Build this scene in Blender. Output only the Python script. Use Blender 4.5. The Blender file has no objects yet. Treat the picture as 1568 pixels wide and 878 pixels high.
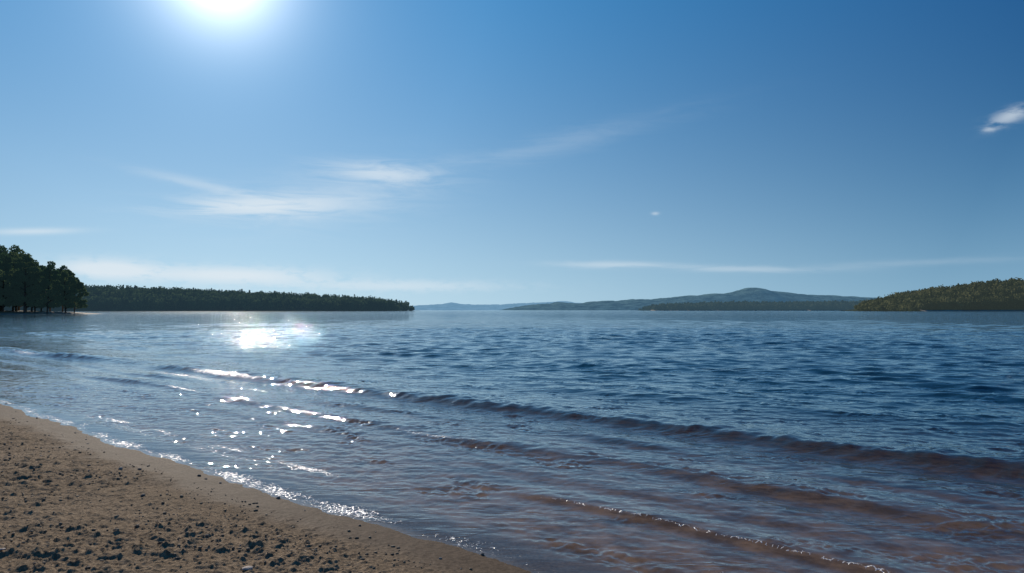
import bpy, math, numpy as np
from mathutils import Vector
rng = np.random.default_rng(7)
scene = bpy.context.scene
scene.view_settings.view_transform='Standard'; scene.view_settings.look='None'; scene.view_settings.exposure=0; scene.view_settings.gamma=1
SUN_EL, SUN_AZ = math.radians(25.2), math.radians(-23.6)
sun_dir = Vector((math.sin(SUN_AZ)*math.cos(SUN_EL), math.cos(SUN_AZ)*math.cos(SUN_EL), math.sin(SUN_EL)))

# ---------------------------------------------------------------- numpy helpers
_g = np.random.default_rng(3).normal(size=(256,256,2)); _g /= np.linalg.norm(_g,axis=2,keepdims=True)
def pn(x,y,s=0):
    x=np.asarray(x,float)+s*17.37; y=np.asarray(y,float)+s*31.71
    xi=np.floor(x).astype(np.int64); yi=np.floor(y).astype(np.int64); fx=x-xi; fy=y-yi
    u=fx*fx*fx*(fx*(fx*6-15)+10); v=fy*fy*fy*(fy*(fy*6-15)+10)
    def d(i,j):
        g=_g[(xi+i)&255,(yi+j)&255]; return g[...,0]*(fx-i)+g[...,1]*(fy-j)
    a=d(0,0)*(1-u)+d(1,0)*u; b=d(0,1)*(1-u)+d(1,1)*u
    return (a*(1-v)+b*v)*1.5
def fbm(x,y,o=4,s=0,g=0.5):
    t=0;a=1
    for i in range(o):
        t=t+a*pn(x*2**i,y*2**i,s+i*5); a*=g
    return t
def sst(a,b,x):
    t=np.clip((x-a)/(b-a),0,1); return t*t*(3-2*t)

def make_mesh(name, verts, faces, mat, smooth=True, attrs=None, parent=None):
    me=bpy.data.meshes.new(name)
    verts=np.asarray(verts,np.float32); faces=np.asarray(faces,np.int32)
    k=faces.shape[1]
    me.vertices.add(len(verts)); me.vertices.foreach_set('co',verts.ravel())
    me.loops.add(faces.size); me.loops.foreach_set('vertex_index',faces.ravel())
    me.polygons.add(len(faces))
    me.polygons.foreach_set('loop_start',np.arange(0,faces.size,k,dtype=np.int32))
    me.polygons.foreach_set('loop_total',np.full(len(faces),k,np.int32))
    me.update(calc_edges=True)
    if smooth: me.polygons.foreach_set('use_smooth',np.ones(len(faces),bool))
    if attrs:
        for n,a in attrs.items():
            at=me.attributes.new(n,'FLOAT','POINT'); at.data.foreach_set('value',np.asarray(a,np.float32).ravel())
    me.materials.append(mat)
    ob=bpy.data.objects.new(name,me); scene.collection.objects.link(ob)
    if parent: ob.parent=parent
    return ob
def grid_faces(nr,nc,wrap=False):
    i=np.arange(nr-1)[:,None]; j=np.arange(nc if wrap else nc-1)[None,:]; j2=(j+1)%nc
    a=i*nc+j; b=i*nc+j2; c=(i+1)*nc+j2; d=(i+1)*nc+j
    return np.stack([a,b,c,d],-1).reshape(-1,4)

# ---------------------------------------------------------------- node helpers
class NT:
    def __init__(s,nt): s.t=nt; nt.nodes.clear()
    def n(s,typ,**kw):
        nd=s.t.nodes.new(typ)
        for k,v in kw.items(): setattr(nd,k,v)
        return nd
    def set(s,sock,v):
        if isinstance(v,bpy.types.NodeSocket): s.t.links.new(v,sock)
        elif v is not None: sock.default_value=v
    def m(s,op,a,b=None,c=None,clamp=False):
        nd=s.n('ShaderNodeMath',operation=op,use_clamp=clamp)
        s.set(nd.inputs[0],a); s.set(nd.inputs[1],b); s.set(nd.inputs[2],c); return nd.outputs[0]
    def vm(s,op,a,b=None,out=0):
        nd=s.n('ShaderNodeVectorMath',operation=op); s.set(nd.inputs[0],a)
        if b is not None: s.set(nd.inputs[1],b)
        return nd.outputs[out]
    def sc(s,a,f):
        nd=s.n('ShaderNodeVectorMath',operation='SCALE'); s.set(nd.inputs[0],a); s.set(nd.inputs['Scale'],f); return nd.outputs[0]
    def mix(s,f,a,b,blend='MIX'):
        nd=s.n('ShaderNodeMix',data_type='RGBA',blend_type=blend); s.set(nd.inputs[0],f); s.set(nd.inputs[6],a); s.set(nd.inputs[7],b); return nd.outputs[2]
    def noise(s,vec,scale,detail=4,rough=0.5,dist=0):
        nd=s.n('ShaderNodeTexNoise'); s.set(nd.inputs['Vector'],vec); s.set(nd.inputs['Scale'],scale)
        nd.inputs['Detail'].default_value=detail; nd.inputs['Roughness'].default_value=rough; nd.inputs['Distortion'].default_value=dist
        return nd.outputs['Fac']
    def mr(s,v,a,b,c=0.,d=1.,sm=True):
        nd=s.n('ShaderNodeMapRange'); nd.interpolation_type='SMOOTHSTEP' if sm else 'LINEAR'
        s.set(nd.inputs[0],v); 
        for i,q in enumerate((a,b,c,d)): s.set(nd.inputs[i+1],q)
        return nd.outputs[0]
    def mapping(s,vec,rot=(0,0,0),scale=(1,1,1),loc=(0,0,0)):
        nd=s.n('ShaderNodeMapping'); s.set(nd.inputs[0],vec); nd.inputs['Rotation'].default_value=rot; nd.inputs['Scale'].default_value=scale; nd.inputs['Location'].default_value=loc
        return nd.outputs[0]
    def bump(s,h,strength,dist,normal=None):
        nd=s.n('ShaderNodeBump'); s.set(nd.inputs['Strength'],strength); s.set(nd.inputs['Distance'],dist); s.set(nd.inputs['Height'],h)
        if normal is not None: s.set(nd.inputs['Normal'],normal)
        return nd.outputs[0]
    def attr(s,name): return s.n('ShaderNodeAttribute',attribute_name=name).outputs['Fac']
    def mixs(s,f,a,b):
        nd=s.n('ShaderNodeMixShader'); s.set(nd.inputs[0],f); s.set(nd.inputs[1],a); s.set(nd.inputs[2],b); return nd.outputs[0]
def material(name):
    m=bpy.data.materials.new(name); m.use_nodes=True; return m,NT(m.node_tree)
def C(r,g,b): return (r,g,b,1)

# ---------------------------------------------------------------- world
w=bpy.data.worlds.new("World"); scene.world=w; w.use_nodes=True; W=NT(w.node_tree)
sky=W.n('ShaderNodeTexSky',sky_type='NISHITA'); sky.sun_disc=False
sky.sun_elevation=SUN_EL; sky.sun_rotation=SUN_AZ; sky.altitude=0; sky.air_density=1.0; sky.dust_density=0.6; sky.ozone_density=2.0
d=W.vm('NORMALIZE',W.n('ShaderNodeTexCoord').outputs['Generated'])
sp=W.n('ShaderNodeSeparateXYZ'); W.set(sp.inputs[0],d)
az=W.m('MULTIPLY',W.m('ARCTAN2',sp.outputs[0],sp.outputs[1]),57.29578)
el=W.m('MULTIPLY',W.m('ARCSINE',sp.outputs[2]),57.29578)
dt=W.vm('DOT_PRODUCT',d,tuple(sun_dir),out=1)
ang=W.m('MULTIPLY',W.m('ARCCOSINE',W.m('MINIMUM',dt,0.9999999)),57.29578)
nis=W.sc(sky.outputs[0],0.085*.05)
h=W.m('EXPONENT',W.m('MULTIPLY',W.m('POWER',W.m('MULTIPLY',W.m('MAXIMUM',el,0.),1/12.),1.25),-1.))
grad=W.mix(h,C(.008,.200,.50),C(.46,.69,.84))
t=W.m('MULTIPLY',W.mr(ang,19,58,0,1,False),W.m('SUBTRACT',1.,W.m('MULTIPLY',h,.42)))
fac=W.mix(t,C(1,1,1),C(.10,.30,.44))
grad=W.vm('MULTIPLY',grad,fac)
def expf(k,amp,p=1.0): return W.m('MULTIPLY',W.m('EXPONENT',W.m('MULTIPLY',W.m('POWER',W.m('DIVIDE',ang,k),p),-1.)),amp)
def rgb(r,g,b):
    n_=W.n('ShaderNodeRGB'); n_.outputs[0].default_value=(r,g,b,1); return n_.outputs[0]
g1=W.sc(rgb(1,.98,.95),expf(2.7,2.3,1.25)); g2=W.sc(rgb(.50,.72,.85),expf(8,.42))
skyc=W.vm('ADD',W.vm('ADD',W.vm('ADD',grad,nis),g1),g2)
# clouds in azimuth / elevation
cv=W.n('ShaderNodeCombineXYZ'); W.set(cv.inputs[0],az); W.set(cv.inputs[1],el)
cir=W.noise(W.mapping(cv.outputs[0],rot=(0,0,math.radians(-6)),scale=(.16,1.1,1)),1.0,6,.66,.8)
cum=W.noise(W.mapping(cv.outputs[0],scale=(.55,1.5,1)),1.0,5,.6,.2)
def blob(a0,e0,sa,se,tilt,amp,tex,lo,hi):
    t=math.radians(tilt); da=W.m('SUBTRACT',az,a0); de=W.m('SUBTRACT',el,e0)
    u=W.m('ADD',W.m('MULTIPLY',da,math.cos(t)/sa),W.m('MULTIPLY',de,math.sin(t)/sa))
    v=W.m('ADD',W.m('MULTIPLY',da,-math.sin(t)/se),W.m('MULTIPLY',de,math.cos(t)/se))
    q=W.m('EXPONENT',W.m('MULTIPLY',W.m('ADD',W.m('MULTIPLY',u,u),W.m('MULTIPLY',v,v)),-1.))
    tt=W.mr(W.m('ADD',tex,W.m('MULTIPLY',q,.25)),lo,hi)
    return W.m('MULTIPLY',W.m('MULTIPLY',q,tt),amp)
bl=[(-21,8.1,6,.9,4,.75,cir,.38,.72),(-10.8,11.2,4.2,.8,-2,.5,cir,.40,.75),(3,13.6,11,1.0,11,.13,cir,.35,.85),(-24.5,9.5,4.5,.4,-9,.32,cir,.35,.7),
    (-14,9.2,8,2.4,10,.30,cir,.35,.85),
    (-35.1,5.4,2.6,.22,5,.55,cir,.25,.6),(-31,3.0,3,.7,0,.9,cum,.36,.60),(-22.5,2.7,7,.65,0,.9,cum,.38,.62),(-10,2.0,9,.5,0,.5,cum,.4,.7),
    (8.5,3.75,5,.3,-1,.4,cir,.3,.7),(18.3,3.25,6,.28,-2,.3,cir,.3,.7),(30,3.4,8,.3,1,.12,cir,.3,.8),
    (36.4,13.0,1.3,.5,18,.55,cum,.42,.75),(35.2,12.3,.45,.22,0,.4,cum,.3,.7),(11.9,7.9,.3,.13,0,.4,cum,.2,.6)]
cs=None
for b in bl:
    o=blob(*b); cs=o if cs is None else W.m('ADD',cs,o)
cs=W.m('MINIMUM',cs,.85)
skyc=W.mix(cs,skyc,C(.74,.82,.88))
bg=W.n('ShaderNodeBackground'); W.set(bg.inputs[0],skyc); bg.inputs[1].default_value=1.0
wo=W.n('ShaderNodeOutputWorld'); W.set(wo.inputs[0],bg.outputs[0])

# ---------------------------------------------------------------- sun
sl=bpy.data.lights.new('sun','SUN'); sl.energy=4.1; sl.angle=math.radians(.5); sl.color=(1,.90,.77)
so=bpy.data.objects.new('sun',sl); scene.collection.objects.link(so); so.rotation_euler=(-sun_dir).to_track_quat('-Z','Y').to_euler(); so.location=sun_dir*50

# ---------------------------------------------------------------- terrain functions
UX,UY=.765,-.644; VX,VY=.644,.765
def uv(x,y): return x*UX+y*UY, x*VX+y*VY
def shore_s(x,y):
    u,v=uv(x,y)
    return v-(3.37+.13*sst(-5,-2.6,u)+.12*pn(u*.35,0*u,2)+.06*pn(u*1.3,0*u,9)+.02*pn(u*4,0*u,12))
def bed_h(x,y):
    s=shore_s(x,y)
    land=-s
    h=np.where(s<0, .045*land+.012*np.minimum(np.maximum(land,0),6)**1.5, 0)
    h=np.where(s>0, -np.minimum(.036*s+.0016*s*s, 4.0), h)
    return np.minimum(h,3.0)
def ground_h(x,y):
    h=bed_h(x,y); s=shore_s(x,y); r=np.hypot(x,y)
    near=1-sst(16,30,r)
    dry=(1-sst(-1.1,-.1,s))*near
    lump=fbm(x*2.2,y*2.2,3,21)*.018
    m=np.clip(fbm(x*9,y*9,3,31)-.02,0,1); lump=lump+m*.025
    m2=np.clip(pn(x*26,y*26,41)-.12,0,1); lump=lump+m2*.017
    m3=np.clip(pn(x*48,y*48,45)-.15,0,1); lump=lump+m3*.013
    h=h+lump*dry*(.55+.6*np.clip(pn(x*.7,y*.7,61)+.5,0,1.2))
    h=h+near*(1-dry)*(fbm(x*3,y*3,2,71)*(.003+.005*sst(.1,.8,s))+pn(x*14,y*14,3)*.0010)
    return h,s

# ground sheet ------------------------------------------------------
def ring(rs,angs):
    R,A=np.meshgrid(rs,np.radians(angs),indexing='ij'); return R*np.sin(A),R*np.cos(A)
angs=np.concatenate([np.arange(-46,12,.085),np.arange(12,46,.4),np.arange(46,314,2.0)])
rs=np.concatenate([[.01,.5,1.2,2.0,2.6],np.geomspace(3.0,14,640),np.geomspace(14.1,60,80)[0:],np.geomspace(65,16000,60)])
X,Y=ring(rs,angs); Z,S=ground_h(X,Y)
sand,N=material('beach_sand')
pos=N.n('ShaderNodeNewGeometry').outputs['Position']; sh=N.attr('shore')
big=N.noise(pos,1.1,4,.55); fine=N.noise(pos,38,4,.7); grain=N.noise(pos,260,2,.7)
col=N.mix(N.mr(fine,.35,.68),C(.17,.118,.070),C(.44,.315,.195))
col=N.mix(N.mr(big,.35,.7,0,.55),col,C(.215,.15,.088))
col=N.mix(N.mr(grain,.38,.62,0,.5),col,C(.10,.070,.044))
wetn=N.m('ADD',sh,N.m('MULTIPLY',N.m('SUBTRACT',N.noise(pos,2.0,3),.5),.55))
wet=N.mr(wetn,-.80,-.35)
col=N.mix(wet,col,N.mix(N.mr(fine,.3,.7),C(.066,.043,.026),C(.13,.088,.056)))
deepc=N.mix(N.mr(N.noise(pos,3.5,5,.65),.35,.65),C(.125,.078,.050),C(.27,.175,.115))
col=N.mix(N.mr(sh,0.05,.6),col,deepc)
p=N.n('ShaderNodeBsdfPrincipled'); N.set(p.inputs['Base Color'],col)
N.set(p.inputs['Roughness'],N.mr(wet,0,1,.95,.75)); N.set(p.inputs['Specular IOR Level'],N.m('MULTIPLY',N.mr(wet,0,1,.08,.05),N.mr(sh,-.12,.0,1,0)))
b1=N.bump(fine,N.mr(wet,0,1,1.,.25),.015); b2=N.bump(grain,N.mr(wet,0,1,.8,.35),.003,b1); N.set(p.inputs['Normal'],b2)
N.set(N.n('ShaderNodeOutputMaterial').inputs[0],p.outputs[0])
make_mesh('sandy_beach_ground',np.stack([X,Y,Z],-1).reshape(-1,3),grid_faces(len(rs),len(angs),True),sand,attrs={'shore':S})

# ---------------------------------------------------------------- water
angs=np.concatenate([np.arange(-42,42,.085),np.arange(42,318,2.0)])
rs=np.concatenate([np.geomspace(2.9,60,860),np.geomspace(60.4,320,270),np.geomspace(330,15000,110)])
X,Y=ring(rs,angs); R=np.hypot(X,Y); S=shore_s(X,Y); U,V=uv(X,Y)
sp_r=np.gradient(rs)[:,None]*np.ones_like(X)
Z=np.zeros_like(X); DX=np.zeros_like(X); DY=np.zeros_like(X)
# waves flattened below the sun and leftward to cut its glare, with cat's paws
off_glare=sst(0,1,(X+.40*Y+.2)/(2.0+.28*np.maximum(Y,0)))
paws=sst(.05,.45,fbm(X*.16,Y*.42,2,83))
calm=(.62+.10*(1-sst(10,22,R))+.30*paws)*(1-off_glare)+off_glare
near=R<330; xs,ys,rr,ss,spc=X[near],Y[near],R[near],S[near],sp_r[near]
zz=np.zeros_like(xs); dx=np.zeros_like(xs); dy=np.zeros_like(xs)
wr=np.random.default_rng(11)
ncomp=76
gust=(.75+.5*np.clip(fbm(xs*.05,ys*.12,3,81)+.3,0,1.2))*calm[near]
for i in range(ncomp):
    lam=.13*(2.6/.13)**(i/(ncomp-1)); k=2*math.pi/lam
    th=math.radians(wr.normal(0,27))+math.atan2(-.94,-.34)
    kx,ky=math.cos(th),math.sin(th); ph=wr.uniform(0,6.28)
    slope=.0250*(1.0 if lam<.5 else (1.18 if lam<1.4 else .74)); a=slope/k
    fade=np.clip((lam/spc-2.5)/2.5,0,1)
    off=(.30+.70*sst(2,10,ss)) if lam<.5 else (.03+.97*sst(4.5,13,ss))
    A=a*fade*off*gust
    arg=k*(kx*xs+ky*ys)+ph
    c=np.cos(arg); zz+=A*c; sn=np.sin(arg)*A*.95; dx-=kx*sn; dy-=ky*sn
Z[near]=zz; DX[near]=dx; DY[near]=dy
# swells running onto the shore
def ridge(vc,amp,wf,wb,seed,wob=.16,trough=.25):
    c=vc+wob*pn(U*.22,0*U,seed)+.06*pn(U*.9,0*U,seed+1)+.02*pn(U*3.1,0*U,seed+2)
    q=V-c
    a=amp*(1+.35*pn(U*2.1,V*1.0,seed+3)+.2*pn(U*6,V*3,seed+4))
    f=np.where(q<0,np.exp(-(q/wf)**2),np.exp(-(q/wb)**2))
    return a*f - trough*a*np.exp(-((q+2.2*wf)/(1.4*wf))**2), q
near2=1-sst(45,80,R)
am=.110*(.75+.5*pn(U*.3,0*U,4))*(1-.85*np.exp(-((U+20.8)/1.4)**2))
r1,q1=ridge(8.42-.8*sst(-22,-31,U),am,.22,.8,5)
r2,q2=ridge(6.15,.040*np.clip(.75+1.1*pn(U*.35,0*U,14),0,2),.12,.5,15,.28)
r3,q3=ridge(4.66,.036*(.8+.6*pn(U*.5,0*U,24))*sst(-4.6,-3.2,U),.065,.3,25,.10)
r4,q4=ridge(5.35,.014*np.clip(.5+1.4*pn(U*.4,0*U,34),0,2),.10,.35,35,.25)
r5,q5=ridge(7.15,.024*np.clip(.5+1.4*pn(U*.4,0*U,44),0,2),.13,.4,45,.3)
r6,q6=ridge(11.6,.036*np.clip(.5+1.2*pn(U*.2,0*U,54),0,2),.4,1.0,55,.5)
r7,q7=ridge(15.5,.034*np.clip(.4+1.3*pn(U*.15,0*U,64),0,2),.5,1.2,65,.8)
Z+=near2*(r1+r2+r3+r4+r5+r6+r7)
r8,q8=ridge(3.98,.0035*np.clip(.6+1.2*pn(U*.6,0*U,74),0,2),.05,.25,75,.12)
Z+=near2*r8
sm=near2*sst(0,.5,S)
pat=.8+3.0*sst(.25,.55,pn(U*1.1,V*2.4,95))+.6*sst(-4,-7,U)*(1-sst(2.5,5,S))
Z+=sm*pat*(.0042*pn(X*5+Y*2,Y*7,91)+.0028*pn(X*13,Y*15,92)+.0012*pn(X*27,Y*31,93))*(1-sst(14,25,R))
Z=Z*np.where(S<.5,.35+.65*sst(-.1,.5,S),1)
Z+=near2*.011*np.exp(-((S-.12)/.28)**2)*(1+.5*pn(U*1.1,0*U,97))   # swash running up the sand
# foam attribute
def gu(c,w): return np.exp(-((U-c)/w)**2)
brk=gu(-16.4,2.0)+1.0*gu(-29.5,2.2)+.40*gu(-11.5,3.0)
foam=np.exp(-((q1+.10)/.15)**2)*brk*1.1
foam+=np.exp(-((q1+.75)/.45)**2)*gu(-17,3.2)*.72
foam+=np.exp(-((q2+.03)/.08)**2)*(.95*gu(-9.6,1.0)+.8*gu(-6.4,1.1)+.9*gu(-14,1.4)+.4*gu(-2,1))
foam+=.65*np.exp(-((q5+.03)/.10)**2)*(gu(-12.5,1.2))
foam+=.75*np.exp(-((q3+.02)/.030)**2)*sst(-4.2,-3.2,U)
lft=.5+.5*sst(-2.2,-5.0,U)
foam+=.75*lft*np.exp(-((q8+.0)/.07)**2)*np.clip(.5+pn(U*.8,0*U,8),0,1)
foam+=lft*np.exp(-((S+.02)/.14)**2)*(.72+.35*pn(U*1.6,0*U,18))
foam+=lft*.55*np.exp(-((S-.40)/.30)**2)*np.clip(.40+1.2*pn(U*.7,V*2,28),0,1)
foam=np.clip(foam,0,1.15)*near2
bedz=bed_h(X,Y); depth=np.maximum(Z-bedz,0)
wat,N=material('lake_water')
geo=N.n('ShaderNodeNewGeometry'); pos=geo.outputs['Position']; dep=N.attr('depth'); fo=N.attr('foam'); rad=N.attr('radius'); chop=N.attr('chop')
rot=(0,0,math.radians(18))
n1=N.noise(N.mapping(pos,rot=rot,scale=(.55,1.5,1)),6.5,2,.5,.3)
n3=N.noise(N.mapping(pos,rot=rot,scale=(.35,1.3,1)),.9,4,.62,.2)
patch=N.m('MULTIPLY',chop,N.mr(N.noise(N.mapping(pos,rot=rot,scale=(.4,1,1)),1.3,2,.5),.50,.66,.45,2.0))
b=N.bump(n3,N.m('MULTIPLY',N.m('MULTIPLY',chop,chop),N.mr(rad,14,70,.0,1.0)),.17)
b=N.bump(n1,N.m('MULTIPLY',patch,N.mr(rad,6,40,.30,.8)),.036,b)
# Schlick reflectance, the same from both sides of the surface
cosv=N.m('ABSOLUTE',N.vm('DOT_PRODUCT',b,geo.outputs['Incoming'],out=1))
F=N.m('ADD',.02,N.m('MULTIPLY',N.m('POWER',N.m('SUBTRACT',1.,cosv,clamp=True),5.),.95),clamp=True)
gl=N.n('ShaderNodeBsdfGlossy'); gl.inputs[0].default_value=(.96,.99,1,1); N.set(gl.inputs['Roughness'],N.mr(rad,6,300,.015,.06,False)); N.set(gl.inputs['Normal'],b)
def ex(k): return N.m('EXPONENT',N.m('MULTIPLY',dep,-k))
cc=N.n('ShaderNodeCombineColor'); N.set(cc.inputs[0],ex(.5)); N.set(cc.inputs[1],ex(.7)); N.set(cc.inputs[2],ex(1.0))
tr=N.n('ShaderNodeBsdfTransparent'); N.set(tr.inputs[0],cc.outputs[0])
df=N.n('ShaderNodeBsdfDiffuse'); df.inputs[0].default_value=(.014,.055,.082,1)
body=N.mixs(N.m('EXPONENT',N.m('MULTIPLY',dep,-2.2)),df.outputs[0],tr.outputs[0])
wsh=N.mixs(F,body,gl.outputs[0])
vo=N.n('ShaderNodeTexVoronoi',feature='DISTANCE_TO_EDGE'); N.set(vo.inputs['Vector'],pos); vo.inputs['Scale'].default_value=22
lace=N.mr(vo.outputs['Distance'],.0,.14,1,0)
fn=N.noise(pos,13,5,.78,.4)
fm=N.m('ADD',N.m('MULTIPLY',lace,.22),fn)
thr=N.m('SUBTRACT',1.02,N.m('MULTIPLY',fo,.56))
fmask=N.mr(N.m('SUBTRACT',fm,thr),0,.07)
fd=N.n('ShaderNodeBsdfPrincipled'); fd.inputs['Base Color'].default_value=(.80,.75,.71,1); fd.inputs['Roughness'].default_value=.2
fb=N.bump(N.noise(pos,45,2,.7),1.0,.016); N.set(fd.inputs['Normal'],fb)
N.set(N.n('ShaderNodeOutputMaterial').inputs[0],N.mixs(N.m('MULTIPLY',fmask,.85),wsh,fd.outputs[0]))
make_mesh('lake_water',np.stack([X+DX,Y+DY,Z],-1).reshape(-1,3),grid_faces(len(rs),len(angs),True),wat,attrs={'depth':depth,'foam':foam,'radius':R,'chop':calm})

# ---------------------------------------------------------------- pebbles and clods
import bmesh
bm=bmesh.new(); bmesh.ops.create_icosphere(bm,subdivisions=2,radius=1); iv=np.array([v.co[:] for v in bm.verts]); itf=np.array([[v.index for v in f.verts] for f in bm.faces]); bm.free()
def stones(name,x,y,size,mat,flat=(.45,.8),sink=.25):
    n=len(x); z,_=ground_h(x,y)
    a=rng.uniform(0,6.28,n); sx=size*rng.uniform(.8,1.35,n); sy=size*rng.uniform(.6,1,n); sz=size*rng.uniform(*flat,n)
    P=iv[None]*np.ones((n,1,1)); ph=rng.uniform(0,50,(n,1))
    dsp=1+.28*pn(P[...,0]*1.3+ph,P[...,1]*1.3+P[...,2]*1.7,1)
    P=P*dsp[...,None]; P=P*np.stack([sx,sy,sz],-1)[:,None,:]
    c,s_=np.cos(a)[:,None],np.sin(a)[:,None]
    Px=P[...,0]*c-P[...,1]*s_; Py=P[...,0]*s_+P[...,1]*c
    V_=np.stack([Px+x[:,None],Py+y[:,None],P[...,2]+(z+sz*sink)[:,None]],-1).reshape(-1,3)
    F=(itf[None]+np.arange(n)[:,None,None]*len(iv)).reshape(-1,3)
    t=np.repeat(rng.uniform(0,1,n),len(iv))
    return make_mesh(name,V_,F,mat,attrs={'tint':t})
def rock_mat(name,a,b):
    m,N=material(name); pos=N.n('ShaderNodeNewGeometry').outputs['Position']
    c=N.mix(N.attr('tint'),a,b); c=N.mix(N.mr(N.noise(pos,120,4,.7),.35,.7,0,.5),c,C(.07,.055,.042))
    p=N.n('ShaderNodeBsdfPrincipled'); N.set(p.inputs['Base Color'],c); p.inputs['Roughness'].default_value=.85
    N.set(p.inputs['Normal'],N.bump(N.noise(pos,200,4,.7),.6,.003)); N.set(N.n('ShaderNodeOutputMaterial').inputs[0],p.outputs[0]); return m
n=10000
yy=rng.uniform(2.6,13,n*3); xx=rng.uniform(-11,1.2,n*3); ss=shore_s(xx,yy)
k=(ss<-.35)&(ss>-7)&(rng.uniform(0,1,n*3)<.25+.75*(pn(xx*1.1,yy*1.1,6)>0)); xx,yy=xx[k][:n],yy[k][:n]
sz=.0035+.012*rng.uniform(0,1,len(xx))**4
stones('sand_clods',xx,yy,sz,rock_mat('clod_sand',C(.12,.082,.050),C(.34,.245,.15)))
n=420; yy=rng.uniform(2.8,12,n); xx=rng.uniform(-10,1,n); ss=shore_s(xx,yy); k=(ss<-.05)&(ss>-6); xx,yy=xx[k],yy[k]
stones('beach_pebbles',xx,yy,.006+.016*rng.uniform(0,1,len(xx))**3,rock_mat('pebble_stone',C(.08,.068,.058),C(.42,.35,.29)))
stones('flat_beach_stones',np.array([-1.55,-1.83,-5.0,-3.1,-4.3]),np.array([4.05,3.85,6.55,4.2,5.6]),np.array([.032,.045,.05,.02,.022]),rock_mat('pale_stone',C(.42,.33,.26),C(.56,.46,.38)),flat=(.2,.32),sink=.8)

# ---------------------------------------------------------------- foliage
def leaf_mat(name,dark,light,haze,nscale=.12,trans=.35):
    m,N=material(name); pos=N.n('ShaderNodeNewGeometry').outputs['Position']
    f=N.m('ADD',N.m('MULTIPLY',N.attr('tint'),.6),N.m('MULTIPLY',N.noise(pos,nscale,4,.6),.5))
    c=N.mix(N.mr(f,.25,.85),dark,light)
    d_=N.n('ShaderNodeBsdfDiffuse'); N.set(d_.inputs[0],c); t_=N.n('ShaderNodeBsdfTranslucent'); N.set(t_.inputs[0],c)
    s_=N.mixs(trans,d_.outputs[0],t_.outputs[0])
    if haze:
        e=N.n('ShaderNodeEmission'); e.inputs[0].default_value=(*haze,1); a=N.n('ShaderNodeAddShader'); N.set(a.inputs[0],s_); N.set(a.inputs[1],e.outputs[0]); s_=a.outputs[0]  # constant emission stands in for aerial haze over the foliage
    N.set(N.n('ShaderNodeOutputMaterial').inputs[0],s_); return m
def quads(cen,size,r):
    n=len(cen); a=r.normal(size=(n,3)); a/=np.linalg.norm(a,axis=1,keepdims=True)
    b=np.cross(a,r.normal(size=(n,3))); b/=np.linalg.norm(b,axis=1,keepdims=True)
    s=(size*r.uniform(.6,1.3,n))[:,None]
    a=a*s; b=b*s*.75
    v=np.stack([cen-a-b*.4,cen-a*.1-b,cen+a+b*.3,cen+a*.1+b],1).reshape(-1,3)
    return v,np.arange(n*4).reshape(-1,4)
def crown_mass(name,trees,per,leaf,mat,parent=None,conifer=.25):
    """trees: x,y,z,h,r"""
    r=np.random.default_rng(len(trees)+per); n=len(trees)
    T=np.repeat(trees,per,axis=0); con=np.repeat(r.uniform(0,1,n)<conifer,per)
    dv=r.normal(size=(n*per,3)); dv/=np.linalg.norm(dv,axis=1,keepdims=True)
    rad=r.uniform(.55,1.05,n*per)[:,None]; lump=1+.25*np.sin(dv[:,0:1]*5+T[:,0:1])*np.cos(dv[:,1:2]*4+T[:,1:2])
    dv=dv*rad*lump
    cx=T[:,0]+dv[:,0]*T[:,4]; cy=T[:,1]+dv[:,1]*T[:,4]; cz=T[:,2]+T[:,3]*(.58+.42*dv[:,2])
    t=r.uniform(.05,1,n*per); rr_=T[:,4]*.62*(1-t)*np.sqrt(r.uniform(.3,1,n*per)); aa=r.uniform(0,6.28,n*per)
    cx=np.where(con,T[:,0]+rr_*np.cos(aa),cx); cy=np.where(con,T[:,1]+rr_*np.sin(aa),cy); cz=np.where(con,T[:,2]+T[:,3]*(.1+.95*t),cz)
    v,f=quads(np.stack([cx,cy,cz],-1),leaf,r)
    ti=np.repeat(np.repeat(r.uniform(0,1,n),per)*np.where(con,.3,1),4)
    return make_mesh(name,v,f,mat,smooth=False,attrs={'tint':ti},parent=parent)
def hill_land(name,x0,x1,y0,depthy,prof,mat,nx=200,ny=40,rough=1.0,parent=None,crest=.5):
    xs=np.linspace(x0,x1,nx); t=np.linspace(0,1,ny); XX,TT=np.meshgrid(xs,t,indexing='ij')
    hh=prof(xs)[:,None]
    sec=np.sin(np.clip(TT/crest,0,1)*math.pi/2)**.8*np.where(TT>crest,np.cos((TT-crest)/(1-crest)*math.pi/2),1)
    fl=depthy*.12*fbm(xs/depthy*2.0,0*xs,3,int(abs(x0))%13)[:,None]
    YY=y0+TT*depthy+fl
    ZZ=hh*sec-.5*(1-sec)+rough*fbm(XX/60,YY/60,4,8)*sec
    make_mesh(name,np.stack([XX,YY,ZZ],-1).reshape(-1,3),grid_faces(nx,ny)[:, ::-1],mat,attrs={'tint':.3+0*XX},parent=parent)
    def z_at(x,y):
        f_=depthy*.12*fbm(x/depthy*2.0,0*x,3,int(abs(x0))%13)
        tt=np.clip((y-y0-f_)/depthy,0,1); s_=np.sin(np.clip(tt/crest,0,1)*math.pi/2)**.8*np.where(tt>crest,np.cos((tt-crest)/(1-crest)*math.pi/2),1)
        return prof(x)*s_-.5*(1-s_),f_
    return z_at
def empty(name,loc=(0,0,0)):
    e=bpy.data.objects.new(name,None); scene.collection.objects.link(e); return e

shore_m,N=material('far_shore_sand'); p=N.n('ShaderNodeBsdfPrincipled'); N.set(p.inputs['Base Color'],N.mix(N.noise(N.n('ShaderNodeNewGeometry').outputs['Position'],.3,4),C(.34,.27,.19),C(.50,.41,.31))); p.inputs['Roughness'].default_value=.9
N.set(N.n('ShaderNodeOutputMaterial').inputs[0],p.outputs[0])

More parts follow.
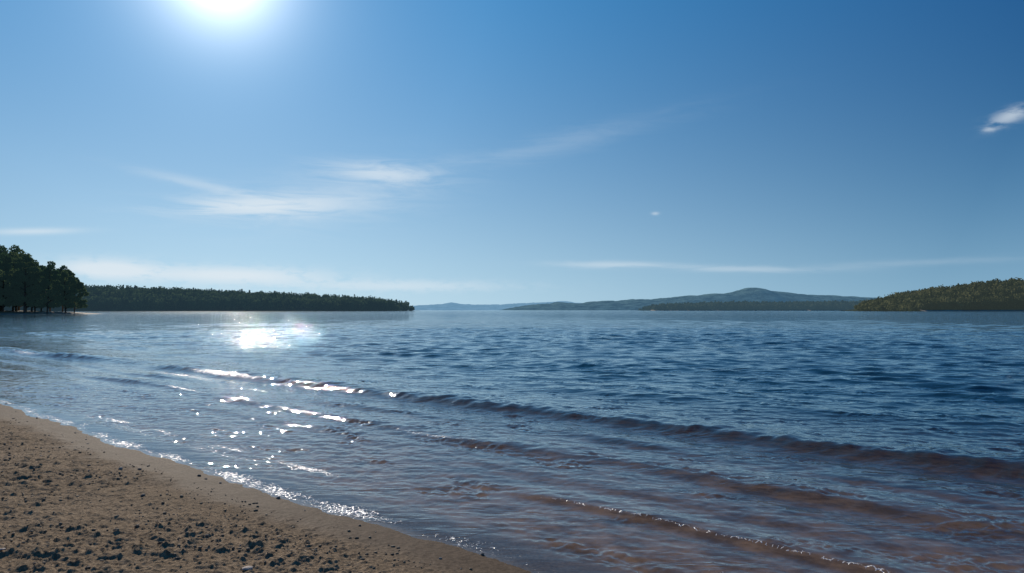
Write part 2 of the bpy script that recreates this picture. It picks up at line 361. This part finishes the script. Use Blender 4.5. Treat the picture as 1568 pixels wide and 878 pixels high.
def forest_hill(name,x0,x1,y0,dep,prof,th,cr,count,per,leaf,lm,gm,beach=True,seed=1,crest=.5,conifer=.25):
    e=empty(name)
    z_at=hill_land(name+'_terrain',x0,x1,y0,dep,prof,gm,parent=e,crest=crest)
    r=np.random.default_rng(seed)
    x=r.uniform(x0,x1,count); q=r.uniform(0,1,count)**1.5
    _,f_=z_at(x,np.full(count,y0)); y=y0+f_+dep*(.015+.62*q); z,_=z_at(x,y)
    h=th*r.uniform(.7,1.12,count); taper=np.clip(np.minimum(x-x0,x1-x)/(th*1.2)+.35,0,1); h*=taper
    crown_mass(name+'_tree_crowns',np.stack([x,y,z,h,cr*r.uniform(.7,1.25,count)*np.clip(taper+.2,0,1)],-1),per,leaf,lm,e,conifer)
    if beach:
        xs=np.linspace(x0-4,x1+4,160); fl=dep*.12*fbm(xs/dep*2.0,0*xs,3,int(abs(x0))%13)
        rows=[(-11,-.15),(-5,.8),(1,1.7),(9,1.2)]
        YY=np.stack([y0+fl+a for a,_ in rows],1); ZZ=np.stack([np.full_like(xs,b)+.3*pn(xs/15,0*xs,3)*(b>0) for _,b in rows],1); XX=np.repeat(xs[:,None],4,1)
        make_mesh(name+'_shore_strip',np.stack([XX,YY,ZZ],-1).reshape(-1,3),grid_faces(160,4)[:, ::-1],shore_m,parent=e)
    return e
def prof(pts,Yd,sub=0):
    px=np.array([a for a,_ in pts],float); pz=np.array([b for _,b in pts],float)
    return lambda x: np.maximum(np.interp(x,px,pz)-sub,.3)

def gmat(name,c,haze,sc=.02):
    m,N=material(name); pos=N.n('ShaderNodeNewGeometry').outputs['Position']
    f=N.mr(N.noise(pos,sc,7,.75),.35,.65)
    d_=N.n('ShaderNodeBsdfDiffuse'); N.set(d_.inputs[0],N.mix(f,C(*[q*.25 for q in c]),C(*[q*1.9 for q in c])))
    e=N.n('ShaderNodeEmission'); e.inputs[0].default_value=(*haze,1); a=N.n('ShaderNodeAddShader'); N.set(a.inputs[0],d_.outputs[0]); N.set(a.inputs[1],e.outputs[0])  # aerial haze painted in as an even glow of the hill surface
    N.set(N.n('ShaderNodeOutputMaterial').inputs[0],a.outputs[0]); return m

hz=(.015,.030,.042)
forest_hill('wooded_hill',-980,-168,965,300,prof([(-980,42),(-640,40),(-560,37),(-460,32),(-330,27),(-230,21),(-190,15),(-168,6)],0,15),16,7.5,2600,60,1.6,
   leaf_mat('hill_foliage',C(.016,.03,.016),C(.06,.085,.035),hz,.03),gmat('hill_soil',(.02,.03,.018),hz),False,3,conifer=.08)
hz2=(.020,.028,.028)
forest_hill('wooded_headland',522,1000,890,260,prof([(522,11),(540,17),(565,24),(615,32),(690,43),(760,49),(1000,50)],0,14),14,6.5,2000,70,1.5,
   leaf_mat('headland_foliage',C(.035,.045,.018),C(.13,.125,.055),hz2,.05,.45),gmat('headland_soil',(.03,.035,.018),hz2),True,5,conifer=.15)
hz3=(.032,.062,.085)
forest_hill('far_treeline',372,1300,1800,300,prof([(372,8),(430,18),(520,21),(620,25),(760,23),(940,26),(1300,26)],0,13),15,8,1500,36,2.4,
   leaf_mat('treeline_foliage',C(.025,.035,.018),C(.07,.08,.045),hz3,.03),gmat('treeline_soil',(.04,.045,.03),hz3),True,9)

def far_hill(name,pts,y0,dep,c,haze,k):
    x0=pts[0][0]; x1=pts[-1][0]
    px=np.array([a for a,_ in pts],float); pz=np.array([b for _,b in pts],float)
    xs=np.linspace(x0,x1,1400); kern=np.hanning(13); kern/=kern.sum()
    zz=np.interp(xs,px,pz); zz=np.convolve(np.pad(zz,6,mode='edge'),kern,'valid')
    zz=zz+k*(fbm(xs/90,0*xs,5,4,.6))
    t=np.linspace(0,1,60); XX,TT=np.meshgrid(xs,t,indexing='ij')
    sec=np.sin(TT*math.pi)**.8; YY=y0+TT*dep
    ZZ=zz[:,None]*sec*(1+.5*fbm(XX/420,YY/420,4,2)*(1-sec)*sec)-1
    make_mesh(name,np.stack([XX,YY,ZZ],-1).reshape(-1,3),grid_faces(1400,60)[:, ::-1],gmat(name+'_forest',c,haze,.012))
s=4.9
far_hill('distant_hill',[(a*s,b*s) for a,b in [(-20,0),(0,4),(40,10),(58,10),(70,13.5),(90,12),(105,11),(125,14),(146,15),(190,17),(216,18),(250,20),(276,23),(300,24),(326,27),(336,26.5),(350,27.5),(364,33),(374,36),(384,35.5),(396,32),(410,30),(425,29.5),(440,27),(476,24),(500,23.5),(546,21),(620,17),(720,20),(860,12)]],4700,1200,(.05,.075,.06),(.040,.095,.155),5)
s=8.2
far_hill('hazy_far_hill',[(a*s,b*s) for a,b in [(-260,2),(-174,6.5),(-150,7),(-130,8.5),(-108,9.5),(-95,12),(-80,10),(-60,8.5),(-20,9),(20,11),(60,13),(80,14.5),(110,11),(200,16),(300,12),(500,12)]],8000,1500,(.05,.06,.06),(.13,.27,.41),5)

# ---------------------------------------------------------------- left headland with individual trees
hd=empty('tree_headland')
cx0,cy0,rx,ry=-240,262,75,55
rr_=np.linspace(0,1.03,40); aa=np.radians(np.arange(0,360,3)); RR,AA=np.meshgrid(rr_,aa,indexing='ij')
wob=1+.05*fbm(np.cos(AA)*2,np.sin(AA)*2,3,5)
XX=cx0+RR*rx*wob*np.cos(AA); YY=cy0+RR*ry*wob*np.sin(AA); ZZ=1.6*(1-RR**4)-.12+.15*fbm(XX/6,YY/6,3,5)*(1-RR*.9)
make_mesh('tree_headland_ground',np.stack([XX,YY,ZZ],-1).reshape(-1,3),grid_faces(40,len(aa),True)[:, ::-1],shore_m,parent=hd)
bark,N=material('tree_bark'); p=N.n('ShaderNodeBsdfPrincipled'); N.set(p.inputs['Base Color'],N.mix(N.noise(N.n('ShaderNodeNewGeometry').outputs['Position'],3,5),C(.06,.045,.035),C(.19,.15,.12))); p.inputs['Roughness'].default_value=.9
N.set(N.n('ShaderNodeOutputMaterial').inputs[0],p.outputs[0])
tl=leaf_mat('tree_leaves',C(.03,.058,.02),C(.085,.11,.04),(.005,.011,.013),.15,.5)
def tube(p0,p1,r0,r1,k=6):
    ax=np.array(p1)-np.array(p0); ax/=np.linalg.norm(ax); h=np.cross(ax,[.3,.9,.2]); h/=np.linalg.norm(h); g=np.cross(ax,h)
    a=np.linspace(0,2*math.pi,k,endpoint=False)[:,None]; o=np.cos(a)*h+np.sin(a)*g
    return np.concatenate([np.array(p0)+o*r0,np.array(p1)+o*r1]), np.array([[i,(i+1)%k,k+(i+1)%k,k+i] for i in range(k)])
r=np.random.default_rng(21)
tv=[];tf=[];off=0;LV=[];LT=[]
trees=[]
tries=0
while len(trees)<120 and tries<6000:
    tries+=1
    a=r.uniform(0,6.28); q=math.sqrt(r.uniform(0,1))*.95
    x=cx0+q*rx*math.cos(a); y=cy0+q*ry*math.sin(a)
    ratio=x/y
    if ratio>-.640 or ratio<-1.15: continue
    if y>cy0+30: continue
    if any((x-t[0])**2+(y-t[1])**2<3.2**2 for t in trees): continue
    H=np.interp(ratio,[-1.1,-.75,-.722,-.705,-.68,-.655,-.632],[25,24.5,24,20,18.3,16.5,11.5])*y/240*r.uniform(.86,1.02)
    trees.append((x,y,H))
for (x,y,H) in trees:
    z=1.0; top=np.array([x+r.normal(0,.4),y+r.normal(0,.4),z+H*.86])
    v,f=tube((x,y,z-1),top,.02*H*.8,.05); tv.append(v);tf.append(f+off);off+=len(v)
    cents=[]
    nl=r.integers(15,20)
    for j in range(nl):
        t=.05+.91*(j+.5)/nl; base=np.array([x,y,z])*(1-t)+top*t
        L=H*.20*(math.sin(min(1,(1-t)*1.25+.12)*math.pi*.62))*r.uniform(.75,1.2)+.4
        a=j*2.4+r.uniform(-.4,.4); tip=base+np.array([math.cos(a)*L,math.sin(a)*L,L*.45])
        v,f=tube(base,tip,.055+.008*H*(1-t),.03,4); tv.append(v);tf.append(f+off);off+=len(v)
        cents.append((tip,H*.085*r.uniform(.8,1.25)*(1-.35*t))); cents.append((base*.45+tip*.55+[0,0,.3],H*.07))
    cents.append((top+[0,0,H*.05],H*.07))
    tint=r.uniform(0,1)
    for c,sz in cents:
        m_=95; dv=r.normal(size=(m_,3)); dv/=np.linalg.norm(dv,axis=1,keepdims=True); dv*=(r.uniform(.3,1,m_)**.5)[:,None]*[1,1,.75]
        LV.append(c+dv*sz); LT.append(np.full(m_,np.clip(tint+r.uniform(-.25,.25),0,1)))
make_mesh('tree_trunks_and_limbs',np.concatenate(tv),np.concatenate(tf),bark,parent=hd)
v,f=quads(np.concatenate(LV),.42,r); make_mesh('tree_leaf_clumps',v,f,tl,smooth=False,attrs={'tint':np.repeat(np.concatenate(LT),4)},parent=hd)

# ---------------------------------------------------------------- camera
cam=bpy.data.cameras.new('camera'); cam.lens=24; cam.sensor_width=36; cam.clip_start=.05; cam.clip_end=40000
co=bpy.data.objects.new('camera',cam); scene.collection.objects.link(co)
co.location=(0,0,1.6); co.rotation_euler=(math.radians(90+1.97),0,0); scene.camera=co
